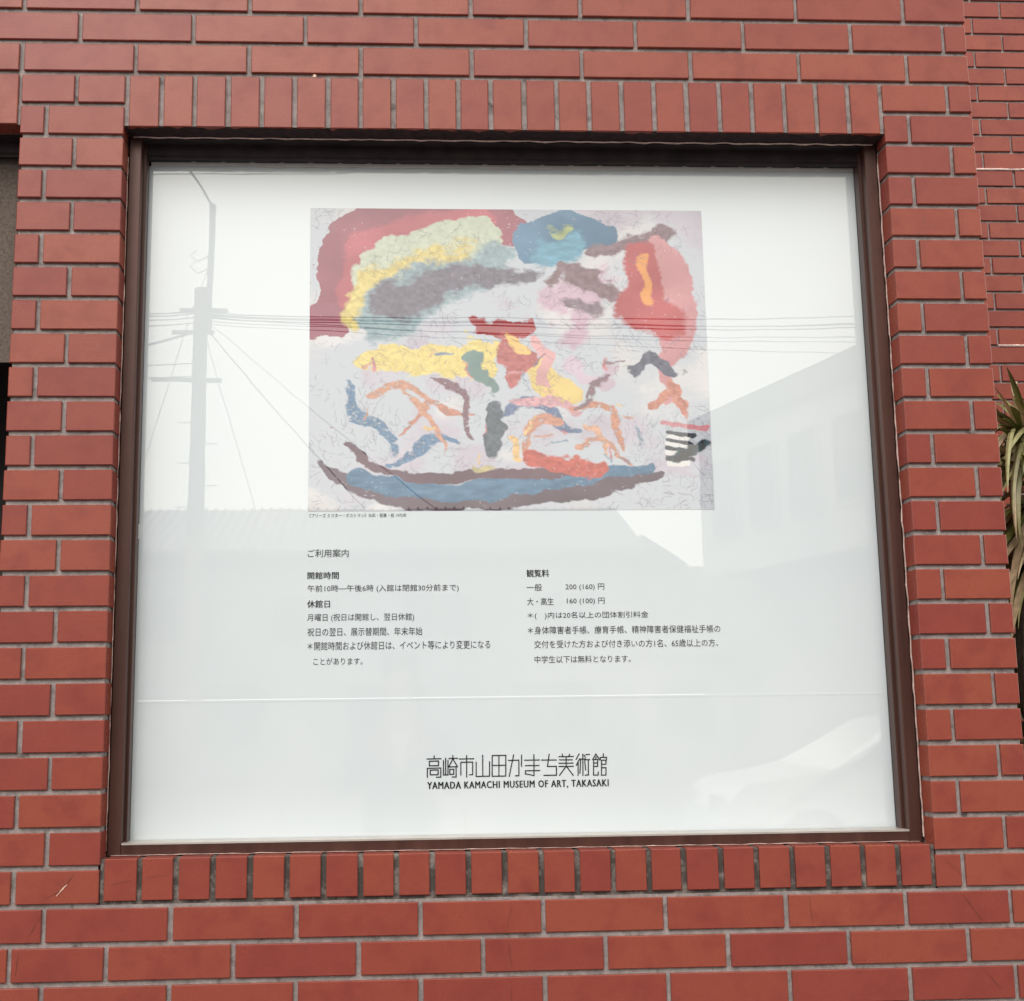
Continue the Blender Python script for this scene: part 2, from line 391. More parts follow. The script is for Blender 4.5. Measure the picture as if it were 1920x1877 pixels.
# ------------------------------------------------------------------ display windows
def display_window(x0, x1, z0, z1, label, cavity):
    """bronze frame filling the opening x0..x1, z0..z1 (outer size)"""
    r = empty('display_window', ((x0+x1)/2, .053, z0), label, 'window')
    fw = .0275; yb = .20
    a, b = x0+fw, x1-fw
    for s, (o_, i_) in ((1, (x0, a)), (-1, (x1, b))):
        st = i_+s*.006
        pr = [(o_, .056), (o_+s*.003, .053), (i_-s*.002, .053), (i_, .055), (i_, .078), (st-s*.001, .078), (st, .080), (st, .103), (i_, .103), (i_, yb), (o_, yb)]
        mb = MB(); mb.prism(pr, 'z', z0+.0005, z1); mb.build('jamb', M['bronze'], r)
    for s, i_ in ((1, a), (-1, b)):
        mb = MB(); q0, q1 = sorted((i_+s*.0002, i_+s*.0040)); mb.box(q0, q1, .1035, .1142, z0+.025, z1-.036); mb.build('gasket', M['gasket'], r)
    zh = z1-.034
    mb = MB(); mb.prism([(.0535, z1), (.0535, z1-.004), (.080, z1-.006), (.080, zh+.008), (.086, zh+.004), (.086, zh), (.098, zh), (.098, zh+.006), (yb, zh+.006), (yb, z1)], 'x', a+.0004, b-.0004)
    mb.build('head_rail', M['bronze_shade'], r)
    zs = z0+.0235
    mb = MB(); mb.prism([(.053, z0), (.0525, zs-.0035), (.0545, zs-.0035), (yb, zs-.0035), (yb, z0)], 'x', a+.0004, b-.0004); mb.build('bottom_rail', M['bronze'], r)
    mb = MB(); mb.prism([(.0515, zs-.0034), (.0515, zs), (.108, zs), (.108, zs-.0034)], 'x', a+.0008, b-.0008); mb.build('rail_lip', M['silver'], r)
    mb = MB(); mb.box(x0-.02, x1+.02, yb+.001, yb+.004, z0-.02, z1+.02)
    if cavity:
        mb = MB(); mb.box(x0-.02, x1+.02, .70, .71, z0-.02, z1+.02); mb.box(x0-.02, x0-.012, yb, .7, z0-.02, z1+.02); mb.box(x1+.012, x1+.02, yb, .7, z0-.02, z1+.02)
        mb.box(x0-.02, x1+.02, yb, .7, z1+.012, z1+.02); mb.box(x0-.02, x1+.02, yb, .7, z0-.02, z0-.012)
    mb.build('backing', M['dark'], r)
    return r
win = display_window(.2172, 1.8388, H-1.5395, H-.0530, 'large bronze framed display window in the brick wall holding the white museum panel', False)
# ragged sealant between frame and bricks
def bead(p0, p1, w, y, seed):
    rr = random.Random(seed); n = 90; mb = MB(); v = []
    d = (Vector((p1[0]-p0[0], p1[1]-p0[1]))); L_ = d.length; d.normalize(); nx, nz = -d.y, d.x
    for i in range(n):
        t_ = i/(n-1); px = p0[0]+(p1[0]-p0[0])*t_; pz = p0[1]+(p1[1]-p0[1])*t_
        e = w*(.55+.45*math.sin(t_*L_*90)*rr.random()+rr.uniform(-.2, .3))
        v += [(px, y+.004, pz), (px+nx*e*.5, y-.0015, pz+nz*e*.5), (px+nx*e, y+.003, pz+nz*e)]
    mb.add(v, [(3*i+k, 3*i+k+1, 3*i+k+4, 3*i+k+3) for i in range(n-1) for k in range(2)])
    mb.build('sealant', M['sealant'], win)
bead((WRI+.0005, H-1.53), (WRI+.0005, H-.075), .0031, .049, 1)
bead((WLI-.0005, H-.1), (WLI-.0005, H-1.53), .0022, .0495, 2)
bead((WRI-.01, H-.0535), (WLI+.01, H-.0535), .0034, .049, 3)
bead((WLI+.01, H-1.5392), (WRI-.01, H-1.5392), .0018, .049, 4)

win2 = display_window(-1.70, .030, H-1.95, H-.0510, 'narrow dark strip of the neighbouring window, cut off by the left edge, with a brown grey board', True)
bd = empty('blind_board', (-.8, .115, H-.55), 'brown grey textured board hanging in the neighbouring window at the far left', 'board')
mb = MB(); mb.box(-1.66, .0005, .112, .118, H-.5325, H-.0745); mb.build('board', M['stucco'], bd)
mb = MB()
for i in range(26):
    c0 = -.0525-i*.0625
    mb.prism([(c0-.006, H-.0743), (c0-.0035, H-.0705), (c0+.0035, H-.0705), (c0+.006, H-.0743)], 'y', .112, .118)
o = mb.build('hanging_tab', M['stucco'], bd); o['kind'] = 'stuff'

# ------------------------------------------------------------------ the museum panel
panel = empty('poster_panel', (1.03, .115, H-1.5215), 'glossy white museum information panel with a colourful painting, Japanese text and black museum name', 'poster')
PX0, PX1, PZ0, PZ1 = .2492, 1.8087, H-1.5208, H-.0905
YB = .1150
mb = MB(); mb.box(PX0, PX1, YB, YB+.006, PZ0, PZ1); board = mb.build('board', M['sheet'], panel)
mb = MB(); mb.prism([(YB-.003, PZ1+.0005), (YB-.003, PZ1+.0082), (YB+.006, PZ1+.0082), (YB+.006, PZ1+.0005)], 'x', PX0+.004, PX1-.002); trim = mb.build('top_edge', M['trim'], panel)
for i in range(23):
    cx_ = .3445+i*.0636
    if cx_ > 1.79: break
    mb = MB(); mb.prism([(cx_-.0055, PZ1+.0084), (cx_-.0035, PZ1+.0112), (cx_+.0035, PZ1+.0112), (cx_+.0055, PZ1+.0084)], 'y', YB-.003, YB+.004)
    mb.build('tab', M['trim'], panel)
for (a, b, c, d) in ((.2438, .2490, 1.861, 1.891), (1.8090, 1.8140, 2.036, 2.070)):
    mb = MB(); mb.box(a, b, YB-.004, YB+.004, c, d); mb.build('clip', M['clip'], panel)
for (a, b) in ((.2375, .2486), (1.8093, 1.8180)):
    mb = MB(); mb.box(a, b, YB-.008, YB+.004, PZ0+.001, PZ0+.034); mb.build('corner_bracket', M['silver'], panel)
# seam of the sheet
mb = MB(); mb.prism([(YB-.0001, H-1.2475), (YB-.00028, H-1.2450), (YB-.00028, H-1.2425), (YB-.0001, H-1.2405)], 'x', PX0+.001, PX1-.001); mb.build('seam', M['sheet'], panel)

# printed text
TEXT = [
    ("ご利用案内", 0.5982, 0.6832, 1.8199, 1.8367, 0),
    ("開館時間", 0.5982, 0.6626, 1.7745, 1.7893, 1),
    ("午前10時―午後6時（入館は閉館30分前まで）", 0.5984, 0.9120, 1.7454, 1.7620, 0),
    ("休館日", 0.5979, 0.6445, 1.7149, 1.7304, 1),
    ("月曜日（祝日は開館し、翌日休館）", 0.5981, 0.8190, 1.6851, 1.7024, 0),
    ("祝日の翌日、展示替期間、年末年始", 0.5989, 0.8358, 1.6562, 1.6732, 0),
    ("＊開館時間および休館日は、イベント等により変更になる", 0.5993, 0.9763, 1.6273, 1.6448, 0),
    ("ことがあります。", 0.6113, 0.7122, 1.5972, 1.6116, 0),
    ("《プリーズ ミスター・ポストマン》水彩・鉛筆・紙 1975年", 0.6007, 0.8039, 1.9035, 1.9120, 0),
    ("観覧料", 1.0549, 1.1021, 1.7754, 1.7911, 1),
    ("一般", 1.0543, 1.0866, 1.7459, 1.7611, 0),
    ("200（160）円", 1.1361, 1.2179, 1.7457, 1.7608, 0),
    ("大・高生", 1.0550, 1.1104, 1.7162, 1.7318, 0),
    ("160（100）円", 1.1383, 1.2177, 1.7161, 1.7311, 0),
    ("＊（　）内は20名以上の団体割引料金", 1.0551, 1.3091, 1.6866, 1.7020, 0),
    ("＊身体障害者手帳、療育手帳、精神障害者保健福祉手帳の", 1.0550, 1.4602, 1.6559, 1.6721, 0),
    ("交付を受けた方および付き添いの方1名、65歳以上の方、", 1.0678, 1.4543, 1.6269, 1.6429, 0),
    ("中学生以下は無料となります。", 1.0678, 1.2689, 1.5961, 1.6112, 0),
    ("YAMADA KAMACHI MUSEUM OF ART, TAKASAKI", 0.8438, 1.2144, 1.3448, 1.3588, 2),
]
YT = YB-.0008
def text_mesh(s, bold):
    """glyphs whose upright strokes are heavier than their level ones, as in a serif face"""
    cu = bpy.data.curves.new('t', 'FONT'); cu.body = s; cu.size = 1; cu.resolution_u = 2
    cu.offset = 0
    if bold == 2: cu.space_character = 1.14
    ob = bpy.data.objects.new('t', cu); C.objects.link(ob)
    dg = bpy.context.evaluated_depsgraph_get(); dg.update()
    me = bpy.data.meshes.new_from_object(ob.evaluated_get(dg)); bpy.data.objects.remove(ob)
    co = np.empty(len(me.vertices)*3); me.vertices.foreach_get('co', co); co = co.reshape(-1, 3)
    return co, [tuple(p.vertices) for p in me.polygons]
for s, x0, x1, z0, z1, bold in TEXT:
    s = s.replace('（　）', '(　)').replace('（', ' (').replace('）', ') ').strip()
    co, fs = text_mesh(s, bold)
    mn, mx_ = co.min(0), co.max(0); cap = bold == 2
    sh = {0: (0.,), 1: (-.014, .0, .014), 2: (-.034, 0., .034)}[bold]
    base_, top_ = (0., mx_[1]) if cap else (mn[1], mx_[1])
    vs, faces = [], []
    for q, dx in enumerate(sh):
        out = np.zeros_like(co)
        out[:, 0] = x0+(co[:, 0]+dx-mn[0])/(mx_[0]-mn[0])*(x1-x0) - 1.03
        out[:, 2] = z0+(co[:, 1]-base_)/(top_-base_)*(z1-z0) - (H-1.5215)
        out[:, 1] = YT-.115-.00004*q
        k = len(vs); vs += out.tolist(); faces += [tuple(i+k for i in f) for f in fs]
    me = bpy.data.meshes.new('lettering'); me.from_pydata(vs, [], faces); me.update()
    me.materials.append(M['ink'] if bold else M['ink_light'])
    o = bpy.data.objects.new('lettering', me); C.objects.link(o); o.parent = panel
LOGO = [
    [[(0.8437, 1.3682), (0.8438, 1.3861), (0.8713, 1.3863), (0.8712, 1.3682), (0.8626, 1.3681)], [(0.8435, 1.4046), (0.8715, 1.4049)], [(0.858, 1.4106), (0.8579, 1.4049)], [(0.8482, 1.4001), (0.8667, 1.4003), (0.8666, 1.391), (0.8482, 1.3911), (0.8482, 1.4001)], [(0.8498, 1.3824), (0.8659, 1.3824), (0.8658, 1.3731), (0.8497, 1.373), (0.8498, 1.3824)]],
    [[(0.8769, 1.4014), (0.8766, 1.3723), (0.8858, 1.3724), (0.8861, 1.4013)], [(0.8814, 1.4056), (0.8811, 1.3725)], [(0.8881, 1.4051), (0.9054, 1.4052)], [(0.8964, 1.4107), (0.8956, 1.4033), (0.8879, 1.389)], [(0.8973, 1.4022), (0.9052, 1.3888)], [(0.8879, 1.3882), (0.9052, 1.3884)], [(0.8896, 1.3833), (0.8976, 1.3834), (0.8975, 1.3733), (0.8895, 1.3732), (0.8896, 1.3833)], [(0.9026, 1.3884), (0.9023, 1.368), (0.8944, 1.3679)]],
    [[(0.9092, 1.4037), (0.9384, 1.4039)], [(0.9244, 1.4103), (0.9239, 1.3676)], [(0.9121, 1.3718), (0.9124, 1.3971), (0.9365, 1.3972), (0.9362, 1.3721), (0.93, 1.372)]],
    [[(0.9437, 1.3969), (0.9433, 1.3684), (0.9706, 1.3686), (0.9711, 1.3973)], [(0.9572, 1.4104), (0.9568, 1.3686)]],
    [[(0.9767, 1.4097), (1.0046, 1.4098), (1.0039, 1.3684), (0.976, 1.3683), (0.9767, 1.4097)], [(0.9764, 1.3899), (1.0043, 1.3899)], [(0.9905, 1.4095), (0.9898, 1.3681)]],
    [[(1.0101, 1.3995), (1.0313, 1.3997), (1.0307, 1.3686), (1.0238, 1.3685)], [(1.0207, 1.4104), (1.0108, 1.3674)], [(1.0369, 1.4097), (1.0365, 1.3871)]],
    [[(1.0432, 1.3995), (1.0731, 1.3995)], [(1.0445, 1.3885), (1.0722, 1.3885)], [(1.0623, 1.4104), (1.0618, 1.3685), (1.0442, 1.372), (1.0443, 1.3783), (1.0735, 1.3783)]],
    [[(1.0783, 1.3992), (1.1079, 1.399)], [(1.0938, 1.4106), (1.0896, 1.3863), (1.108, 1.3861), (1.1078, 1.3685), (1.0822, 1.3685)]],
    [[(1.1139, 1.4055), (1.1433, 1.4055)], [(1.1205, 1.4103), (1.1219, 1.4054)], [(1.1358, 1.4101), (1.1341, 1.4052)], [(1.1148, 1.3991), (1.1409, 1.3989)], [(1.1136, 1.3923), (1.1425, 1.3923)], [(1.1134, 1.3858), (1.1428, 1.3858)], [(1.1287, 1.4053), (1.1282, 1.386)], [(1.1275, 1.3851), (1.1141, 1.368)], [(1.1293, 1.3851), (1.1423, 1.3676)]],
    [[(1.1554, 1.4102), (1.149, 1.3997)], [(1.1562, 1.4006), (1.1493, 1.388)], [(1.153, 1.3932), (1.1523, 1.3674)], [(1.1573, 1.4), (1.1682, 1.4002)], [(1.163, 1.4097), (1.1623, 1.3673)], [(1.1583, 1.3985), (1.1561, 1.372)], [(1.1666, 1.3994), (1.168, 1.3782)], [(1.1656, 1.4079), (1.1683, 1.4036)], [(1.1699, 1.4089), (1.1771, 1.4093)], [(1.1688, 1.3988), (1.1768, 1.3988)], [(1.174, 1.3987), (1.1736, 1.368), (1.1668, 1.3676)]],
    [[(1.1902, 1.4097), (1.1834, 1.3992)], [(1.1902, 1.4097), (1.1975, 1.3979)], [(1.1901, 1.4033), (1.1899, 1.3991)], [(1.1842, 1.3674), (1.1851, 1.3987), (1.1936, 1.3988), (1.1932, 1.3852), (1.1852, 1.3849)], [(1.1849, 1.3917), (1.1934, 1.392)], [(1.1842, 1.3674), (1.194, 1.3676), (1.1938, 1.3736)], [(1.2055, 1.4099), (1.2053, 1.4031)], [(1.1986, 1.3979), (1.1988, 1.4028), (1.2119, 1.403), (1.2117, 1.3977)], [(1.2005, 1.3671), (1.2014, 1.3972), (1.2106, 1.3971), (1.2103, 1.3892), (1.2012, 1.3889)], [(1.201, 1.382), (1.2101, 1.382), (1.2097, 1.3674), (1.2005, 1.3671)]],
]
mb = MB(); hw = .00108
for ch in LOGO:
    for pl in ch:
        for (a, b) in zip(pl[:-1], pl[1:]):
            d = Vector((b[0]-a[0], b[1]-a[1]))
            if d.length < 1e-5: continue
            d.normalize(); n_ = Vector((-d.y, d.x))*hw; e = d*hw
            q = [Vector(a)-e+n_, Vector(b)+e+n_, Vector(b)+e-n_, Vector(a)-e-n_]
            yy = YT-.00002*random.random()
            mb.add([(p.x, yy, p.y) for p in q], [(0, 1, 2, 3)])
mb.build('logo', M['ink'], panel)

# ------------------------------------------------------------------ the picture: an abstract watercolour in the same colours
AX0, AX1, AZ0, AZ1 = .5985, 1.4590, H-.8530, H-.1840
NX, NY = 600, 466
def fbm(nx, ny, cells, octv=4, seed=0, stretch=1.):
    r = np.random.default_rng(seed); out = np.zeros((ny, nx)); amp = 1.; tot = 0
    for o_ in range(octv):
        cx_, cy_ = int(cells*2**o_)+2, int(cells*stretch*2**o_)+2
        gr = r.random((cy_+1, cx_+1))
        u = np.linspace(0, cx_-1e-6, nx); v = np.linspace(0, cy_-1e-6, ny)
        i, j = u.astype(int), v.astype(int); fu, fv = u-i, v-j
        fu = fu*fu*(3-2*fu); fv = (fv*fv*(3-2*fv))[:, None]
        A = gr[j][:, i]; B = gr[j][:, i+1]; D = gr[j+1][:, i]; E_ = gr[j+1][:, i+1]
        out += amp*((A*(1-fu)+B*fu)*(1-fv)+(D*(1-fu)+E_*fu)*fv); tot += amp; amp *= .55
    return out/tot
U, V = np.meshgrid(np.linspace(0, 1, NX), np.linspace(0, .778, NY))
w1, w2 = fbm(NX, NY, 9, 4, 1)-.5, fbm(NX, NY, 9, 4, 2)-.5
w3, w4 = fbm(NX, NY, 60, 3, 3)-.5, fbm(NX, NY, 60, 3, 4)-.5
Uw = U+.060*w1+.008*w3; Vw = V+.060*w2+.008*w4
dry = fbm(NX, NY, 90, 3, 5); big = fbm(NX, NY, 7, 4, 6); fine = fbm(NX, NY, 160, 2, 8); hat = fbm(NX, NY, 26, 4, 9, 2.5)
def lin(c):
    c = np.array(c)/255.; return np.where(c <= .04045, c/12.92, ((c+.055)/1.055)**2.4)
img = np.ones((NY, NX, 3))*lin((206, 212, 222))
rag = .5*fbm(NX, NY, 110, 3, 41, 1.4)+.5*fbm(NX, NY, 34, 3, 42, 3.)
def over(mask, col, var=.12, tex=None):
    global img
    mask = np.where(mask < .999, np.clip(mask*2.0-(rag-.22)*1.7, 0, 1), mask) if var else mask      # ragged dry-brush edges
    c = lin(col)[None, None, :]*(1+var*((big if tex is None else tex)-.5)[:, :, None]*2.4)
    img = img*(1-mask[:, :, None])+np.clip(c, 0, 1)*mask[:, :, None]
def seg(px, py, a, b, ra, rb):
    ax, ay = a; bx, by = b; dx, dy = bx-ax, by-ay; L2 = dx*dx+dy*dy+1e-12
    t_ = np.clip(((px-ax)*dx+(py-ay)*dy)/L2, 0, 1)
    return np.hypot(px-ax-t_*dx, py-ay-t_*dy)-(ra+(rb-ra)*t_)
def sweep(pts, soft=.004, warp=1.):
    """pts: (x, y, radius)"""
    px, py = U+(Uw-U)*warp, V+(Vw-V)*warp; d = np.full(U.shape, 9.)
    for a, b in zip(pts[:-1], pts[1:]): d = np.minimum(d, seg(px, py, a[:2], b[:2], a[2], b[2]))
    if len(pts) == 1: d = np.hypot(px-pts[0][0], py-pts[0][1])-pts[0][2]
    return np.clip(.5-d/soft, 0, 1)
over(np.clip((fbm(NX, NY, 4, 3, 21)-.5)*4, 0, .8), (224, 224, 228)); over(np.clip((fbm(NX, NY, 5, 3, 22)-.55)*4, 0, .7), (206, 200, 214))
# broad washes: reds
red = (172, 84, 92); over(sweep([(.05, .27, .05), (.10, .10, .07), (.24, .02, .09), (.40, .01, .09), (.50, .05, .05)]), (168, 112, 124), .2)
over(sweep([(.10, .22, .035), (.14, .11, .04), (.27, .06, .05), (.43, .04, .04)], .02), (196, 118, 128), .2)
over(sweep([(.0, .29, .045), (.05, .285, .045)]), (168, 114, 128), .15)
# pale green, yellow, teal, dark cloud
over(sweep([(.13, .20, .035), (.20, .13, .05), (.33, .10, .06), (.42, .09, .06)], .012, 1.5), (206, 214, 196), .15, dry)
over(sweep([(.12, .28, .03), (.15, .20, .035), (.27, .155, .035), (.38, .12, .03)], .03, 1.6), (226, 210, 144), .25, dry)
over(sweep([(.19, .29, .06), (.27, .22, .07), (.40, .17, .06), (.47, .14, .045)], .03, 1.6), (160, 180, 188), .2, dry)
over(sweep([(.21, .25, .045), (.30, .21, .05), (.38, .17, .045)], .035, 1.7), (134, 130, 142), .22, dry)
over(sweep([(.33, .22, .02), (.44, .16, .04), (.55, .18, .02)], .03, 1.8), (134, 130, 142), .22, dry)
# blue cloud
over(sweep([(.56, .08, .055), (.64, .05, .06), (.75, .07, .035)], .006), (112, 144, 172), .3)
over(sweep([(.60, .12, .045), (.66, .10, .045)], .03, 1.4), (126, 172, 196), .3, hat)
over(sweep([(.60, .05, .012), (.66, .035, .010)], .02, 2.), (176, 188, 140), .3, dry)
# mauve, umber, warm red on the right
over(sweep([(.62, .25, .05), (.74, .21, .04), (.66, .34, .03)], .05, 1.6), (214, 188, 206), .2)
over(sweep([(.61, .185, .018), (.72, .195, .024), (.80, .23, .018)], .02, 1.8), (148, 128, 134), .25, dry)
over(sweep([(.74, .12, .024), (.82, .10, .03), (.90, .07, .03)], .02, 1.8), (148, 128, 136), .25, dry)
over(sweep([(.64, .27, .025), (.74, .275, .025)], .03, 1.8), (146, 132, 144), .25, dry)
over(sweep([(.88, .10, .03), (.92, .18, .055), (.93, .30, .05), (.90, .40, .025), (.89, .50, .012)], .012), (208, 156, 162), .2)
over(sweep([(.84, .12, .035), (.85, .20, .05), (.84, .27, .06), (.90, .29, .05)], .02), (190, 108, 112), .25)
over(sweep([(.845, .14, .010), (.850, .20, .012), (.865, .25, .008)], .012), (236, 168, 110), .2)
# yellow meadow patch
over(sweep([(.12, .40, .02), (.22, .40, .045), (.36, .39, .055), (.44, .40, .04)], .012, 1.7), (238, 220, 150), .15, dry)
over(sweep([(.58, .42, .03), (.60, .46, .04), (.66, .48, .02)], .008), (238, 214, 148), .15)
# an abstract play of patches and ribbons fills the middle and the right
over(sweep([(.40, .315, .012), (.47, .33, .020), (.53, .30, .016)], .008, 1.5), (176, 104, 108), .25)
over(sweep([(.49, .36, .030), (.54, .40, .034), (.52, .45, .020)], .010, 1.5), (192, 122, 122), .25, dry)
over(sweep([(.55, .335, .012), (.60, .39, .016), (.585, .45, .014)], .008), (226, 178, 180), .2)
over(sweep([(.42, .40, .024), (.45, .45, .022)], .008, 1.5), (134, 158, 156), .2)
over(sweep([(.50, .345, .015), (.53, .37, .014)], .01), (236, 200, 136), .2)
over(sweep([(.66, .42, .020), (.72, .44, .016), (.76, .40, .012)], .02, 1.6), (212, 196, 212), .2)
sr_ = np.random.default_rng(31)
for k, (x0_, y0_, x1_, y1_, am, ph, r_, col_) in enumerate(((.10, .45, .19, .63, .030, .3, .014, (118, 146, 176)), (.15, .46, .30, .50, .018, 1.9, .008, (206, 160, 140)), (.18, .64, .36, .60, .020, .9, .012, (118, 146, 176)),
        (.22, .56, .40, .51, .022, 2.2, .007, (198, 148, 134)), (.25, .47, .33, .62, .018, 1.1, .006, (206, 160, 140)), (.31, .44, .43, .57, .030, 2.6, .008, (142, 116, 126)), (.48, .52, .68, .56, .024, 2.6, .014, (122, 136, 166)), (.50, .49, .67, .53, .018, .8, .011, (218, 172, 180)),
        (.52, .63, .62, .54, .024, 1.5, .010, (206, 156, 138)), (.66, .49, .80, .60, .030, 2.0, .008, (204, 152, 132)), (.66, .62, .80, .64, .02, 2.0, .007, (206, 158, 138)),
        (.50, .60, .53, .66, .012, 3.2, .010, (228, 194, 146)), (.66, .51, .75, .43, .012, .4, .008, (146, 124, 132)), (.70, .56, .74, .64, .012, 1.4, .007, (212, 172, 150)))):
    ox, oy = y1_-y0_, x1_-x0_; on = math.hypot(ox, oy)
    over(sweep([(x0_+(x1_-x0_)*q-ox/on*am*math.sin(ph+5.5*q), y0_+(y1_-y0_)*q+oy/on*am*math.sin(ph+5.5*q), r_*(.5+.7*math.sin(3.1*q)**.6)) for q in np.linspace(0, 1, 15)], .007, .9)*np.clip(.55+(dry-.3)*1.6, 0, 1), col_, .35, dry)
for _ in range(26):     # small dabs
    x0_, y0_ = sr_.uniform(.12, .82), sr_.uniform(.36, .68); an = sr_.uniform(0, 3.1); L_ = sr_.uniform(.01, .04)
    over(sweep([(x0_, y0_, .003), (x0_+L_*math.cos(an), y0_+L_*math.sin(an), sr_.uniform(.003, .008))], .006, 1.2)*.8, [(206, 164, 146), (226, 196, 150), (150, 168, 184), (206, 150, 156), (160, 140, 148)][sr_.integers(5)], .3, dry)
over(sweep([(.45, .50, .020), (.47, .56, .026), (.46, .63, .020)], .008, 1.5), (116, 124, 134), .25, dry)
over(sweep([(.80, .42, .010), (.86, .40, .016), (.93, .45, .012)], .008, 1.5), (116, 118, 134), .3, dry)
over(sweep([(.84, .50, .012), (.90, .48, .014), (.94, .52, .008)], .008, 1.5), (208, 150, 136), .3, dry)
for i in range(4):
    y_ = .575+.026*i; over(sweep([(.89, y_, .006), (.95, y_+.012, .008)], .004, .8), (104, 106, 112), .2); over(sweep([(.89, y_+.013, .006), (.94, y_+.022, .006)], .004, .8), (236, 236, 238), .05)
over(sweep([(.91, .66, .008), (.95, .64, .014), (.98, .61, .012)], .01), (84, 104, 108), .4, dry)
over(sweep([(.88, .55, .006), (.98, .563, .008)], .006, .8), (210, 152, 160), .15)
# the long dark blue sweep at the foot
over(sweep([(.03, .66, .006), (.10, .70, .016), (.20, .745, .026), (.34, .75, .030), (.50, .745, .030), (.66, .725, .026), (.80, .695, .022), (.87, .695, .010)], .006, .8), (118, 106, 116), .2)
over(sweep([(.12, .69, .018), (.20, .722, .024), (.34, .732, .024), (.50, .725, .022), (.66, .70, .018), (.84, .672, .014)], .008, .8), (108, 138, 166), .28, hat)
over(sweep([(.09, .62, .010), (.14, .66, .010), (.24, .695, .012), (.42, .69, .016), (.55, .70, .014), (.66, .68, .010)], .006, .8), (124, 104, 114), .2)
over(sweep([(.55, .665, .018), (.63, .672, .020), (.72, .682, .018)], .008), (202, 116, 108), .25, dry)
over(sweep([(.41, .675, .014), (.45, .68, .012)], .01, 1.5), (200, 190, 150), .25, dry)
# flecks of bare paper and pencil scribble
over(np.clip((fine-.80)*9, 0, .4)*np.clip((big-.5)*6, 0, 1), (232, 232, 236), 0)
pr = np.random.default_rng(5)
lum = img.mean(2); ink = np.zeros((NY, NX))
flow = fbm(NX, NY, 4, 3, 51)*9; dens = fbm(NX, NY, 5, 3, 52)
for _ in range(5200):
    x_, y_ = pr.random(), pr.random()*.778
    ix, iy = int(x_*(NX-1)), int(y_/.778*(NY-1))
    if lum[iy, ix] < .45 or pr.random() > (dens[iy, ix]-.34)*3.2: continue
    ang = flow[iy, ix]+pr.normal(0, .35); L_ = pr.uniform(.008, .035); curl = pr.normal(0, 55)
    n = int(L_*NX*2.2); s_ = np.linspace(0, L_, n); th = ang+curl*s_
    xs_ = x_+np.cumsum(np.cos(th))*(L_/n); ys_ = y_+np.cumsum(-np.sin(th))*(L_/n)
    jx = (xs_*(NX-1)).astype(int); jy = (ys_/.778*(NY-1)).astype(int); ok = (jx >= 0) & (jx < NX-1) & (jy >= 0) & (jy < NY-1)
    ink[jy[ok], jx[ok]] = pr.uniform(.1, .5)
over(ink, (128, 128, 142), 0)
# from the colours as seen through the bright gloss to the pigment's own reflectance
GAIN, VEIL = 1.30, .09
alb = np.clip((img-VEIL)/GAIN, .03, .62)
me = bpy.data.meshes.new('picture')
gx = np.linspace(AX0, AX1, NX)-1.03; gz = np.linspace(AZ1, AZ0, NY)-(H-1.5215)
vv = np.zeros((NY, NX, 3)); vv[:, :, 0] = gx[None, :]; vv[:, :, 2] = gz[:, None]; vv[:, :, 1] = YB-.0006-.115
idx = np.arange(NX*NY).reshape(NY, NX)
fc = np.stack([idx[:-1, :-1], idx[1:, :-1], idx[1:, 1:], idx[:-1, 1:]], -1).reshape(-1, 4)
me.vertices.add(NX*NY); me.vertices.foreach_set('co', vv.ravel())
me.loops.add(fc.size); me.loops.foreach_set('vertex_index', fc.ravel().astype(np.int32))
me.polygons.add(len(fc)); me.polygons.foreach_set('loop_start', np.arange(0, fc.size, 4, dtype=np.int32))
me.update(calc_edges=True)
ca = me.color_attributes.new('paint', 'FLOAT_COLOR', 'POINT')
ca.data.foreach_set('color', np.concatenate([alb, np.ones((NY, NX, 1))], 2).astype(np.float32).ravel())
me.materials.append(M['paint'])
o = bpy.data.objects.new('picture', me); C.objects.link(o); o.parent = panel
o['label'] = 'colourful abstract watercolour print in red, blue, yellow and grey'
# ------------------------------------------------------------------ plants in the corner on the right
def leaf_mat(name, a, b, c):
    t = NT(name); rnd = t.n('ShaderNodeNewGeometry').outputs['Random Per Island']
    w = t.obj_coord(world=True)
    col = t.ramp(rnd, [(0, a), (.6, b), (1, c)])
    col = t.mix(col, tuple(x*.55 for x in a), t.ramp(t.noise(w, 45, 3), [(.4, (0, 0, 0)), (.8, (.6, .6, .6))]))
    t.col(col); t.set(Roughness=.42)
    return t.m
M['leaf_green'] = leaf_mat('strap leaf green', (.07, .085, .02), (.16, .17, .045), (.34, .32, .14))
M['leaf_dry'] = leaf_mat('dry straw leaf', (.26, .18, .10), (.50, .38, .24), (.68, .54, .40))
M['leaf_pale'] = leaf_mat('faded yellow green leaf', (.20, .19, .08), (.34, .32, .15), (.46, .42, .24))
M['leaf_small'] = leaf_mat('small shrub leaf', (.02, .028, .008), (.05, .055, .014), (.16, .13, .03))
M['bark'] = mat_plain('dark bark', (.035, .024, .018), .9, 0, .4, 60, .2, .8)
def strap(mb, base, az, el, L_, w, droop, n=9, fold=.35, tip_bend=0., mi=0):
    """one strap leaf with a folded midrib"""
    p = Vector(base); v = []
    for i in range(n+1):
        t_ = i/n; e = el-droop*t_**1.3-(tip_bend if t_ > .6 else 0)
        d = Vector((math.cos(az)*math.cos(e), math.sin(az)*math.cos(e), math.sin(e)))
        side = Vector((-math.sin(az), math.cos(az), 0)); nrm = side.cross(d)
        ww = w*min(1, .35+2.5*t_)*(1-t_**3)**.8*.5+.0006
        v += [p+side*ww+nrm*ww*fold, p, p-side*ww+nrm*ww*fold]
        p = p+d*(L_/n)
    mb.add(v, [(3*i+k, 3*i+k+1, 3*i+k+4, 3*i+k+3) for i in range(n) for k in range(2)], mi)
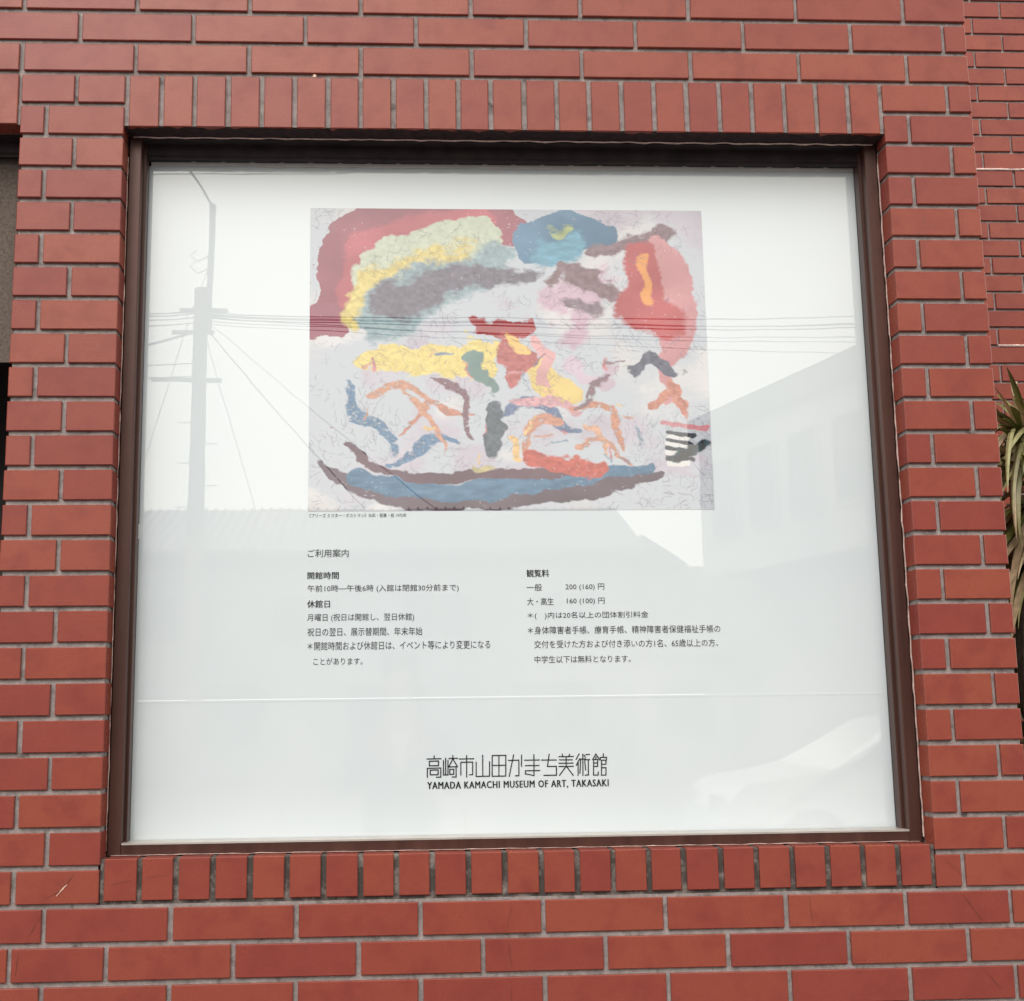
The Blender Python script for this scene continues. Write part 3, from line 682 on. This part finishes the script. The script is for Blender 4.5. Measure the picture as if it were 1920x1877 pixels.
def spiky_plant(x, y, ztop, s, label, seed, nl=70):
    rr = random.Random(seed)
    r = empty('spiky_plant', (x, y, 0), label, 'plant', 'spiky plants in the brick corner')
    mb = MB(); pts = [(x+.03*math.sin(z_*5+seed), y+.02*math.cos(z_*4), z_) for z_ in np.linspace(0, ztop, 12)]
    mb.tube(pts, [.035-.012*i/11+.003*(i % 2) for i in range(12)], 8); mb.build('trunk', M['bark'], r)
    c = pts[-1]
    for i in range(nl):
        az = rr.uniform(0, 2*math.pi); q = i/nl
        el = 1.35-q*1.9+rr.uniform(-.15, .15)
        mb = MB(); strap(mb, (c[0]+.02*math.cos(az), c[1]+.02*math.sin(az), c[2]-.14*q), az, el, s*rr.uniform(.7, 1.1), .022*rr.uniform(.7, 1.3), rr.uniform(.5, 1.5), tip_bend=rr.choice((0, 0, .9)))
        mb.build('leaf', M['leaf_green'] if rr.random() > .3 else M['leaf_dry'], r)
    for i in range(34):                      # dead leaves hanging down round the stem
        az = rr.uniform(0, 2*math.pi)
        mb = MB(); strap(mb, (c[0]+.035*math.cos(az), c[1]+.035*math.sin(az), c[2]-.06-.22*rr.random()), az, rr.uniform(-.6, -1.1), rr.uniform(.26, .42), .036, rr.uniform(.4, .9), fold=.6)
        mb.build('dead_leaf', M['leaf_dry'] if rr.random() > .45 else M['leaf_green'], r)
    return r
spiky_plant(2.49, .80, H-.605, .28, 'spiky plant with green and straw coloured strap leaves beside the wall corner', 3, 120)
spiky_plant(2.86, 1.15, H-.72, .40, 'second spiky plant behind, mostly hidden beyond the right edge', 8, 60)
rr = random.Random(77)
plant = [o for o in bpy.data.objects if o.name == 'spiky_plant'][0]
for i in range(44):         # long bent leaves hanging in a bundle beside the wall corner
    x_, y_ = 2.475+rr.uniform(-.015, .10), .78+rr.uniform(-.04, .04)
    mb = MB(); strap(mb, (x_, y_, H-.49-rr.uniform(0, .05)), rr.uniform(2.6, 4.4), rr.uniform(-.2, -.9), rr.uniform(.24, .42), rr.uniform(.012, .026), rr.uniform(.6, 1.2), n=10, fold=.5)
    mb.build('dead_leaf' if i % 3 else 'leaf', M['leaf_dry'] if i % 3 == 0 else M['leaf_pale'], plant)
for i in range(30):         # more dead leaves further down the stem
    x_, y_ = 2.48+rr.uniform(-.01, .10), .80+rr.uniform(-.04, .04)
    mb = MB(); strap(mb, (x_, y_, H-.70-rr.uniform(0, .16)), rr.uniform(2.4, 4.6), rr.uniform(-.4, -1.0), rr.uniform(.16, .30), rr.uniform(.010, .022), rr.uniform(.3, 1.0), n=8, fold=.6)
    mb.build('dead_leaf', M['leaf_dry'] if i % 3 == 0 else M['leaf_pale'], plant)
for i in range(9):          # snapped pale leaves at the top
    mb = MB(); strap(mb, (2.47+rr.uniform(-.02, .08), .78, H-.535+rr.uniform(-.02, .02)), rr.uniform(0, 6.28), rr.uniform(.5, 1.3), rr.uniform(.16, .24), .022, .3, n=10, tip_bend=rr.uniform(1.4, 2.3)); mb.build('leaf', M['leaf_dry'], plant)
def shrub(x, y, z0, z1, rad, label, seed, nleaf):
    rr = random.Random(seed)
    r = empty('shrub', (x, y, 0), label, 'shrub')
    mb = MB()
    for i in range(26):
        a = rr.uniform(0, 6.28); q = rr.uniform(.3, 1)
        p0 = (x+.05*math.cos(a), y+.05*math.sin(a), 0.); p2 = (x+rad*q*math.cos(a), y+rad*q*math.sin(a), rr.uniform(z0, z1))
        p1 = ((p0[0]+p2[0])/2+rr.uniform(-.08, .08), (p0[1]+p2[1])/2+rr.uniform(-.08, .08), p2[2]*.6)
        mb.tube([p0, p1, p2], [.012, .008, .003], 5)
        for j in range(3):
            e_ = (p2[0]+rr.uniform(-.15, .15), p2[1]+rr.uniform(-.15, .15), p2[2]+rr.uniform(-.2, .12)); mb.tube([p1, p2, e_], [.004, .003, .0015], 4)
    mb.build('branches', M['bark'], r)
    mb = MB()
    for i in range(nleaf):
        a = rr.uniform(0, 6.28); q = math.sqrt(rr.random())*rad; z_ = rr.uniform(z0-.5, z1); c = Vector((x+q*math.cos(a), y+q*math.sin(a), z_))
        d = Vector((rr.gauss(0, 1), rr.gauss(0, 1), rr.gauss(0, .6))).normalized(); s_ = d.cross(Vector((rr.gauss(0, 1), rr.gauss(0, 1), rr.gauss(0, 1)))).normalized(); L_ = rr.uniform(.03, .06)
        mb.add([c, c+d*L_*.5+s_*L_*.28, c+d*L_, c+d*L_*.5-s_*L_*.28], [(0, 1, 2, 3)])
    o = mb.build('leaves', M['leaf_small'], r); o['kind'] = 'stuff'
shrub(2.66, 1.38, .5, H-.68, .42, 'dark tangled shrub with small yellowing leaves below the spiky plant', 4, 9000)

# ------------------------------------------------------------------ across the street (seen only as reflections in the panel)
M['render_grey'] = mat_plain('grey rendered wall', (.30, .31, .31), .9, 0, .12, 2)
M['render_white'] = mat_plain('pale rendered wall', (.50, .50, .48), .9, 0, .08, 2)
M['roof_tile'] = mat_plain('dark grey roof tile', (.12, .125, .13), .6, 0, .25, 6)
M['pane'] = mat_plain('dark window glass', (.05, .06, .065), .12, 0, .1)
M['alu'] = mat_plain('window aluminium', (.42, .42, .42), .4, .4)
M['concrete'] = mat_plain('pole concrete', (.30, .29, .28), .9, 0, .1, 6)
M['steel'] = mat_plain('galvanised steel', (.26, .27, .28), .5, .5)
M['rubber'] = mat_plain('black cable', (.02, .02, .022), .6)
M['car_paint'] = mat_plain('white car paint', (.62, .63, .63), .2, 0, .03)
def window(parent, x, y, z, w, h, axis='x', s=1):
    mb = MB(); f = .05
    def bx(m, a0, a1, b0, b1, d0, d1):
        if axis == 'x': m.box(a0, a1, min(y+s*d0, y+s*d1), max(y+s*d0, y+s*d1), b0, b1)
        else: m.box(min(x+s*d0, x+s*d1), max(x+s*d0, x+s*d1), a0, a1, b0, b1)
    c = x if axis == 'x' else y
    for a in ((c-w/2-f, c-w/2, z-f, z+h+f), (c+w/2, c+w/2+f, z-f, z+h+f), (c-w/2, c+w/2, z-f, z), (c-w/2, c+w/2, z+h, z+h+f), (c-.025, c+.025, z, z+h)): bx(mb, *a, .005, .07)
    wo_ = mb.build('window', M['alu'], parent)
    mb = MB(); bx(mb, c-w/2, c+w/2, z, z+h, .004, .03); mb.build('pane', M['pane'], wo_)
ha = empty('town_house', (0, -30, 0), 'long low grey building with a tiled roof, mirrored across the middle of the panel', 'building')
mb = MB(); mb.box(-22, 6.5, -36, -28.2, 0, 5.2); mb.box(6.51, 17, -36, -28.6, 0, 4.97); mb.build('wall', M['render_grey'], ha)
mb = MB(); mb.prism([(-27.75, 5.15), (-27.75, 5.35), (-32, 7.0), (-36.4, 5.35), (-36.4, 5.15)], 'x', -22.3, 6.75)
for i in range(116): mb.tube([(-22.2+i*.25, -27.8, 5.38), (-22.2+i*.25, -32, 7.03)], .03, 5)
mb.prism([(6.76, 4.98), (6.76, 5.75), (7.0, 5.6), (7.9, 4.98)], 'y', -36, -28.3)
mb.build('roof', M['roof_tile'], ha)
for i in range(9): window(ha, -20+i*3.1, -28.2, 3.2, 1.7, 1.1)
for i in range(7): window(ha, -19+i*3.9, -28.2, .8, 1.9, 1.4)
hb = empty('town_house', (11, -17, 0), 'tall pale building in steep perspective, mirrored at the right side of the panel', 'building')
# a pale upper storey over a set-back ground floor, its side running away from the window
def quadbox(mb, pts, z0, z1): mb.prism(pts, 'z', z0, z1)
foot = [(6.28, -20.), (8.75, -10.9), (19., -10.9), (19., -20.)]
mb = MB(); quadbox(mb, foot, 3.8, 6.3); mb.build('upper_wall', M['render_white'], hb)
mb = MB(); quadbox(mb, [(7.1, -19.6), (9.1, -11.4), (18.6, -11.4), (18.6, -19.6)], 0, 3.8); mb.build('lower_wall', M['render_grey'], hb)
mb = MB(); quadbox(mb, [(6.12, -20.15), (8.6, -10.7), (19.2, -10.7), (19.2, -20.15)], 6.3, 6.72); mb.build('roof', M['roof_tile'], hb)
dv = Vector((8.75-6.28, -10.9+20., 0)).normalized(); nv = Vector((-dv.y, dv.x, 0))
for i in range(7):
    c = Vector((6.28, -20, 0))+dv*(.9+i*1.25)
    mb = MB()
    def fr(m, a0, a1, z0, z1, d0, d1):
        P = [c+dv*a0+nv*d0, c+dv*a1+nv*d0, c+dv*a1+nv*d1, c+dv*a0+nv*d1]; m.prism([(p.x, p.y) for p in P], 'z', z0, z1)
    fr(mb, -.45, -.4, 4.5, 5.8, .003, .06); fr(mb, .4, .45, 4.5, 5.8, .003, .06); fr(mb, -.4, .4, 4.45, 4.5, .003, .07); fr(mb, -.4, .4, 5.8, 5.85, .003, .06)
    wo_ = mb.build('window', M['alu'], hb)
    mb = MB(); fr(mb, -.4, .4, 4.5, 5.8, .002, .02); mb.build('pane', M['pane'], wo_)
sh = empty('vending_kiosk', (6.9, -24, 0), 'small pale kiosk between the two mirrored buildings', 'kiosk')
mb = MB(); mb.box(5.9, 7.7, -25, -24, 0, 2.5); mb.build('body', M['render_white'], sh)
mb = MB(); mb.box(5.8, 7.8, -25.1, -23.8, 2.5, 2.6); mb.build('roof', M['roof_tile'], sh)
mb = MB(); mb.box(6.2, 7.3, -23.995, -23.97, 1.0, 2.1); mb.build('shutter', M['steel'], sh)

up = empty('utility_pole', (-3.48, -24, 0), 'concrete utility pole with steel top mast, mirrored at the left of the panel', 'utility pole')
mb = MB(); mb.tube([(-3.48, -24, 0), (-3.46, -24, 10.57)], [.21, .145], 12); mb.build('pole', M['concrete'], up, smooth=False)
mb = MB(); mb.tube([(-3.29, -24, 9.6), (-3.26, -24, 12.5)], .068, 8); mb.tube([(-3.4, -24, 9.9), (-3.27, -24, 9.9)], .07, 6); mb.build('mast', M['steel'], up)
for k, (z_, a, b) in enumerate(((10.1, -3.95, -2.9), (9.62, -4.1, -3.2), (8.55, -4.5, -3.0))):
    mb = MB(); mb.box(a, b, -24.24, -24.17, z_, z_+.08); mb.build('crossarm', M['steel'], up)
mb = MB(); mb.tube([(-4.9, -24, 9.15), (-4.9, -24, 9.65)], .34, 12); mb.tube([(-4.6, -24, 9.3), (-3.5, -24, 9.62)], .03, 5); mb.build('transformer', M['steel'], up)
mb = MB()
for i in range(13):
    z_ = 2.2+i*.45; s_ = 1 if i % 2 else -1; mb.tube([(-3.47, -24, z_), (-3.47+s_*.42, -24, z_)], .012, 4)
mb.build('step_bolts', M['steel'], up)
mb = MB()
for z_ in (11.3, 11.05): mb.tube([(-3.3, -24, z_), (-3.55, -24, z_-.12), (-3.72, -24, z_+.02), (-3.6, -24, z_+.12)], .012, 4)
mb.tube([(-3.34, -24, 11.), (-3.6, -24, 10.2), (-3.78, -24, 9.9)], .01, 4); mb.build('bracket', M['steel'], up)

def wire(a, b, sag, r, label, ext=0.):
    r_ = MB(); n = 24; a, b = Vector(a), Vector(b)
    r_.tube([a.lerp(b, i/n)-Vector((0, 0, sag*4*(i/n)*(1-i/n))) for i in range(n+1)], r, 4)
    o = r_.build('overhead_wire', M['rubber'], None, base=a); tag(o, label, 'cable', 'overhead wires')
WL = 'one of the bundled overhead wires running right from the utility pole across the painting'
WL2 = 'one of the overhead wires running left from the utility pole to the panel edge'
P0 = Vector((-3.46, -24.1, 10.05))
for dz, sag, rr_, b in ((.0, .55, .013, (32, -24.1, 11.3)), (-.05, .62, .013, (32, -24.1, 11.1)), (-.1, .60, .015, (32, -24.1, 10.9)), (-.16, .75, .011, (32, -24.1, 10.85)),
                      (-.06, .95, .010, (32, -24.1, 10.9)), (-.03, .45, .010, (32, -24.1, 10.6)), (-.22, .50, .009, (32, -24.1, 9.4))):
    wire(P0+Vector((0, 0, dz)), b, sag, rr_, WL)
for dz, sag, z2 in ((.05, .2, 9.2), (0, .25, 9.1), (-.08, .3, 8.9), (-.2, .3, 8.7), (-1.4, .25, 8.0), (-1.1, .2, 8.3)):
    wire(P0+Vector((0, 0, dz)), (-30, -24.1, z2), sag, .012, WL2)
wire((-30, -24.1, 13.1), (34, -24.1, 14.6), .5, .014, 'high single wire crossing near the top of the panel reflection')
wire((-3.27, -24, 12.48), (-6.9, -24, 18.2), .0, .022, 'steep wire climbing from the mast tip to the upper left')
wire((-3.3, -24.1, 9.65), (3.2, -23.5, 2.3), .15, .011, 'slanting stay wire falling to the right of the utility pole')
wire((-3.2, -24.1, 9.75), (5.6, -23.5, 2.6), .2, .008, 'thin slanting wire falling far to the right of the utility pole')
wire((-3.35, -24.1, 9.5), (-2.2, -24.1, 5.6), .0, .008, 'short steep drop wire just right of the utility pole')
wire((-3.75, -24.1, 9.8), (-5.6, -24.1, 3.2), .0, .009, 'steep drop wire on the left of the utility pole')

# white car parked opposite
car = empty('parked_car', (5.85, -9.4, 0), 'pale parked car mirrored faintly at the lower right of the panel', 'car')
CS = -1.15
prof = [(4.75, .32), (4.75, .62), (4.95, .82), (5.75, .95), (6.45, 1.38), (7.0, 1.46), (8.2, 1.44), (8.85, 1.05), (9.15, .95), (9.2, .35)]
prof = [(a+CS, b) for a, b in prof]
mb = MB()
n = len(prof)
def inset(p, y, k): return [(x_, y, z_) if z_ < .9 else (7.2+(x_-7.2)*(1-.02*k), y, z_) for x_, z_ in p]
ys = [(-10.25, 1), (-10.12, 0), (-8.68, 0), (-8.55, 1)]
rings = []
for y_, k in ys:
    rings.append([((x_ if z_ < .96 else x_), y_ + (0 if z_ < .96 else (.16 if y_ < -9.4 else -.16)), z_-(.05 if k and z_ > 1 else 0)) for x_, z_ in prof])
v = [p for r_ in rings for p in r_]
f = [(i*n+j, i*n+(j+1) % n, (i+1)*n+(j+1) % n, (i+1)*n+j) for i in range(3) for j in range(n)]+[tuple(range(n)), tuple(range(4*n-1, 3*n-1, -1))]
mb.add(v, f); mb.build('body', M['car_paint'], car)
for a, b in (((5.95+CS, 1.0), (7.1+CS, 1.0)), ((7.2+CS, 1.0), (8.5+CS, 1.0))):
    for yy in (-8.50,):
        mb = MB(); x0_, x1_ = a[0], b[0]
        mb.add([(x0_, yy-.03, 1.0), (x1_, yy-.03, 1.0), (x1_-(.3 if x1_ > 8+CS else .0), yy-.22, 1.36), (x0_+(.5 if x0_ < 6+CS else 0), yy-.22, 1.36)], [(0, 1, 2, 3)]); mb.build('side_window', M['pane'], car)
for x_ in (5.55+CS, 8.3+CS):
    for yy in (-8.62, -10.18):
        mb = MB(); mb.tube([(x_, yy-.1, .31), (x_, yy+.1, .31)], .31, 18); wh = mb.build('wheel', M['rubber'], car)
        mb = MB(); mb.tube([(x_, yy+.1, .31), (x_, yy+.115, .31)], .19, 14); mb.build('rim', M['silver'], wh)
for yy in (-8.85, -9.95):
    mb = MB(); mb.box(4.735+CS, 4.80+CS, yy-.16, yy+.16, .62, .74); mb.build('headlight', M['alu'], car)

# ------------------------------------------------------------------ the passer-by taking the picture (only a faint reflection in the panel)
OX, OY = .79, -2.5485
t = NT('skin'); t.col((.42, .24, .17)); t.set(Roughness=.5); M['skin'] = t.m
M['hair'] = mat_plain('black hair', (.015, .012, .011), .5, 0, .3, 120)
M['jacket'] = mat_plain('dark jacket cloth', (.035, .037, .045), .85, 0, .2, 40)
M['shirt'] = mat_plain('white shirt cloth', (.70, .70, .68), .8, 0, .05)
M['trousers'] = mat_plain('dark trousers', (.03, .032, .04), .85, 0, .2, 40)
person = empty('person', (OX, OY-.42, 0), 'person in dark jacket and white shirt holding up a phone, faintly mirrored in the panel', 'person')
def skin_mesh(name, nodes, edges, root, mat, levels=1):
    """nodes: {key: (x, y, z, r)}"""
    keys = list(nodes); me = bpy.data.meshes.new(name)
    me.from_pydata([(OX+nodes[k][0], OY+nodes[k][1], nodes[k][2]) for k in keys], [(keys.index(a), keys.index(b)) for a, b in edges], [])
    ob = bpy.data.objects.new(name, me); C.objects.link(ob)
    md = ob.modifiers.new('s', 'SKIN'); md.use_smooth_shade = True
    ob.modifiers.new('d', 'SUBSURF').levels = levels
    for i, k in enumerate(keys):
        sv = me.skin_vertices[0].data[i]; r = nodes[k][3]; sv.radius = r if isinstance(r, tuple) else (r, r); sv.use_root = (k == root)
    dg = bpy.context.evaluated_depsgraph_get(); dg.update()
    m2 = bpy.data.meshes.new_from_object(ob.evaluated_get(dg)); bpy.data.objects.remove(ob)
    m2.transform(Matrix.Translation(-wloc(person))); m2.materials.clear(); m2.materials.append(mat); m2.name = name
    o = bpy.data.objects.new(name, m2); C.objects.link(o); o.parent = person; return o
N = {'pel': (0, -.42, .93, (.15, .11)), 'waist': (0, -.42, 1.08, (.135, .10)), 'chest': (0, -.40, 1.27, (.16, .11)), 'nb': (0, -.39, 1.42, (.075, .07)), 'neck': (0, -.37, 1.49, .052),
     'jaw': (0, -.335, 1.555, (.058, .07)), 'head': (0, -.345, 1.63, (.078, .095)), 'crown': (0, -.355, 1.695, (.062, .078)), 'nose': (0, -.243, 1.605, .011)}
E_ = [('pel', 'waist'), ('waist', 'chest'), ('chest', 'nb'), ('nb', 'neck'), ('neck', 'jaw'), ('jaw', 'head'), ('head', 'crown'), ('head', 'nose')]
for s_, q in ((1, 'r'), (-1, 'l')):
    N.update({q+'sh': (s_*.17, -.40, 1.37, .058), q+'el': (s_*.235, -.27, 1.16, .042), q+'wr': (s_*.085, -.095, 1.385, .026), q+'pa': (s_*.062, -.055, 1.445, (.022, .030)),
              q+'hip': (s_*.095, -.42, .88, .088), q+'kn': (s_*.11, -.40, .49, .058), q+'an': (s_*.115, -.43, .09, .038), q+'toe': (s_*.13, -.27, .035, .035),
              q+'th1': (s_*.040, -.050, 1.455, .010), q+'th2': (s_*.022, -.040, 1.475, .008)})
    E_ += [('chest', q+'sh'), (q+'sh', q+'el'), (q+'el', q+'wr'), (q+'wr', q+'pa'), ('pel', q+'hip'), (q+'hip', q+'kn'), (q+'kn', q+'an'), (q+'an', q+'toe'), (q+'pa', q+'th1'), (q+'th1', q+'th2')]
    for k in range(4):
        z_ = 1.445+.019*k; L_ = (.85, 1., .95, .75)[k]
        N.update({q+'f%d' % k: (s_*.060, -.045+.004*k, z_, .0085), q+'g%d' % k: (s_*.054, -.028, z_+.006*L_, .008), q+'h%d' % k: (s_*(.054-.020*L_), -.016, z_+.010*L_, .0065)})
        E_ += [(q+'pa', q+'f%d' % k), (q+'f%d' % k, q+'g%d' % k), (q+'g%d' % k, q+'h%d' % k)]
skin_mesh('body', N, E_, 'pel', M['skin'])
J_ = {'hem': (0, -.42, .86, (.175, .135)), 'pel': (0, -.42, .95, (.17, .13)), 'waist': (0, -.42, 1.08, (.155, .12)), 'chest': (0, -.40, 1.27, (.18, .13)), 'nb': (0, -.395, 1.41, (.09, .08))}
JE = [('hem', 'pel'), ('pel', 'waist'), ('waist', 'chest'), ('chest', 'nb')]
T_ = {'pel': (0, -.42, .92, (.158, .12))}; TE = []
for s_, q in ((1, 'r'), (-1, 'l')):
    J_.update({q+'sh': (s_*.17, -.40, 1.375, .075), q+'el': (s_*.235, -.27, 1.16, .060), q+'wr': (s_*.100, -.115, 1.360, .042)}); JE += [('chest', q+'sh'), (q+'sh', q+'el'), (q+'el', q+'wr')]
    T_.update({q+'hip': (s_*.095, -.42, .86, .10), q+'kn': (s_*.11, -.40, .49, .075), q+'an': (s_*.115, -.425, .10, .065)}); TE += [('pel', q+'hip'), (q+'hip', q+'kn'), (q+'kn', q+'an')]
skin_mesh('jacket', J_, JE, 'pel', M['jacket']); skin_mesh('trousers', T_, TE, 'pel', M['trousers'])
skin_mesh('hair', {'a': (0, -.375, 1.665, (.088, .085)), 'b': (0, -.365, 1.71, (.070, .078)), 'c': (0, -.40, 1.60, (.070, .055))}, [('c', 'a'), ('a', 'b')], 'a', M['hair'])
mb = MB(); mb.prism([(OX-.045, 1.415), (OX+.045, 1.415), (OX+.012, 1.25), (OX, 1.235), (OX-.012, 1.25)], 'y', OY-.40, OY-.245); mb.build('shirt', M['shirt'], person)
for s_ in (1, -1):
    mb = MB(); mb.tube([(OX+s_*.030, OY-.262, 1.625), (OX+s_*.030, OY-.256, 1.625)], .011, 8); mb.build('eye', M['hair'], person)
    mb = MB(); mb.prism([(OY-.375, 1.60), (OY-.350, 1.585), (OY-.335, 1.62), (OY-.345, 1.65), (OY-.372, 1.645)], 'x', OX+s_*.076, OX+s_*.088); mb.build('ear', M['skin'], person)
mb = MB(); mb.box(OX-.024, OX+.024, OY-.276, OY-.262, 1.555, 1.562); mb.build('mouth', M['skin'], person)
phone = MB(); phone.prism([(OX-.036, 1.425), (OX-.033, 1.422), (OX+.033, 1.422), (OX+.036, 1.425), (OX+.036, 1.569), (OX+.033, 1.572), (OX-.033, 1.572), (OX-.036, 1.569)], 'y', OY-.030, OY-.022)
ph = phone.build('phone', M['silver'], None, base=(OX, OY-.026, 1.422)); tag(ph, 'pale phone held up in both hands by the mirrored person', 'phone')
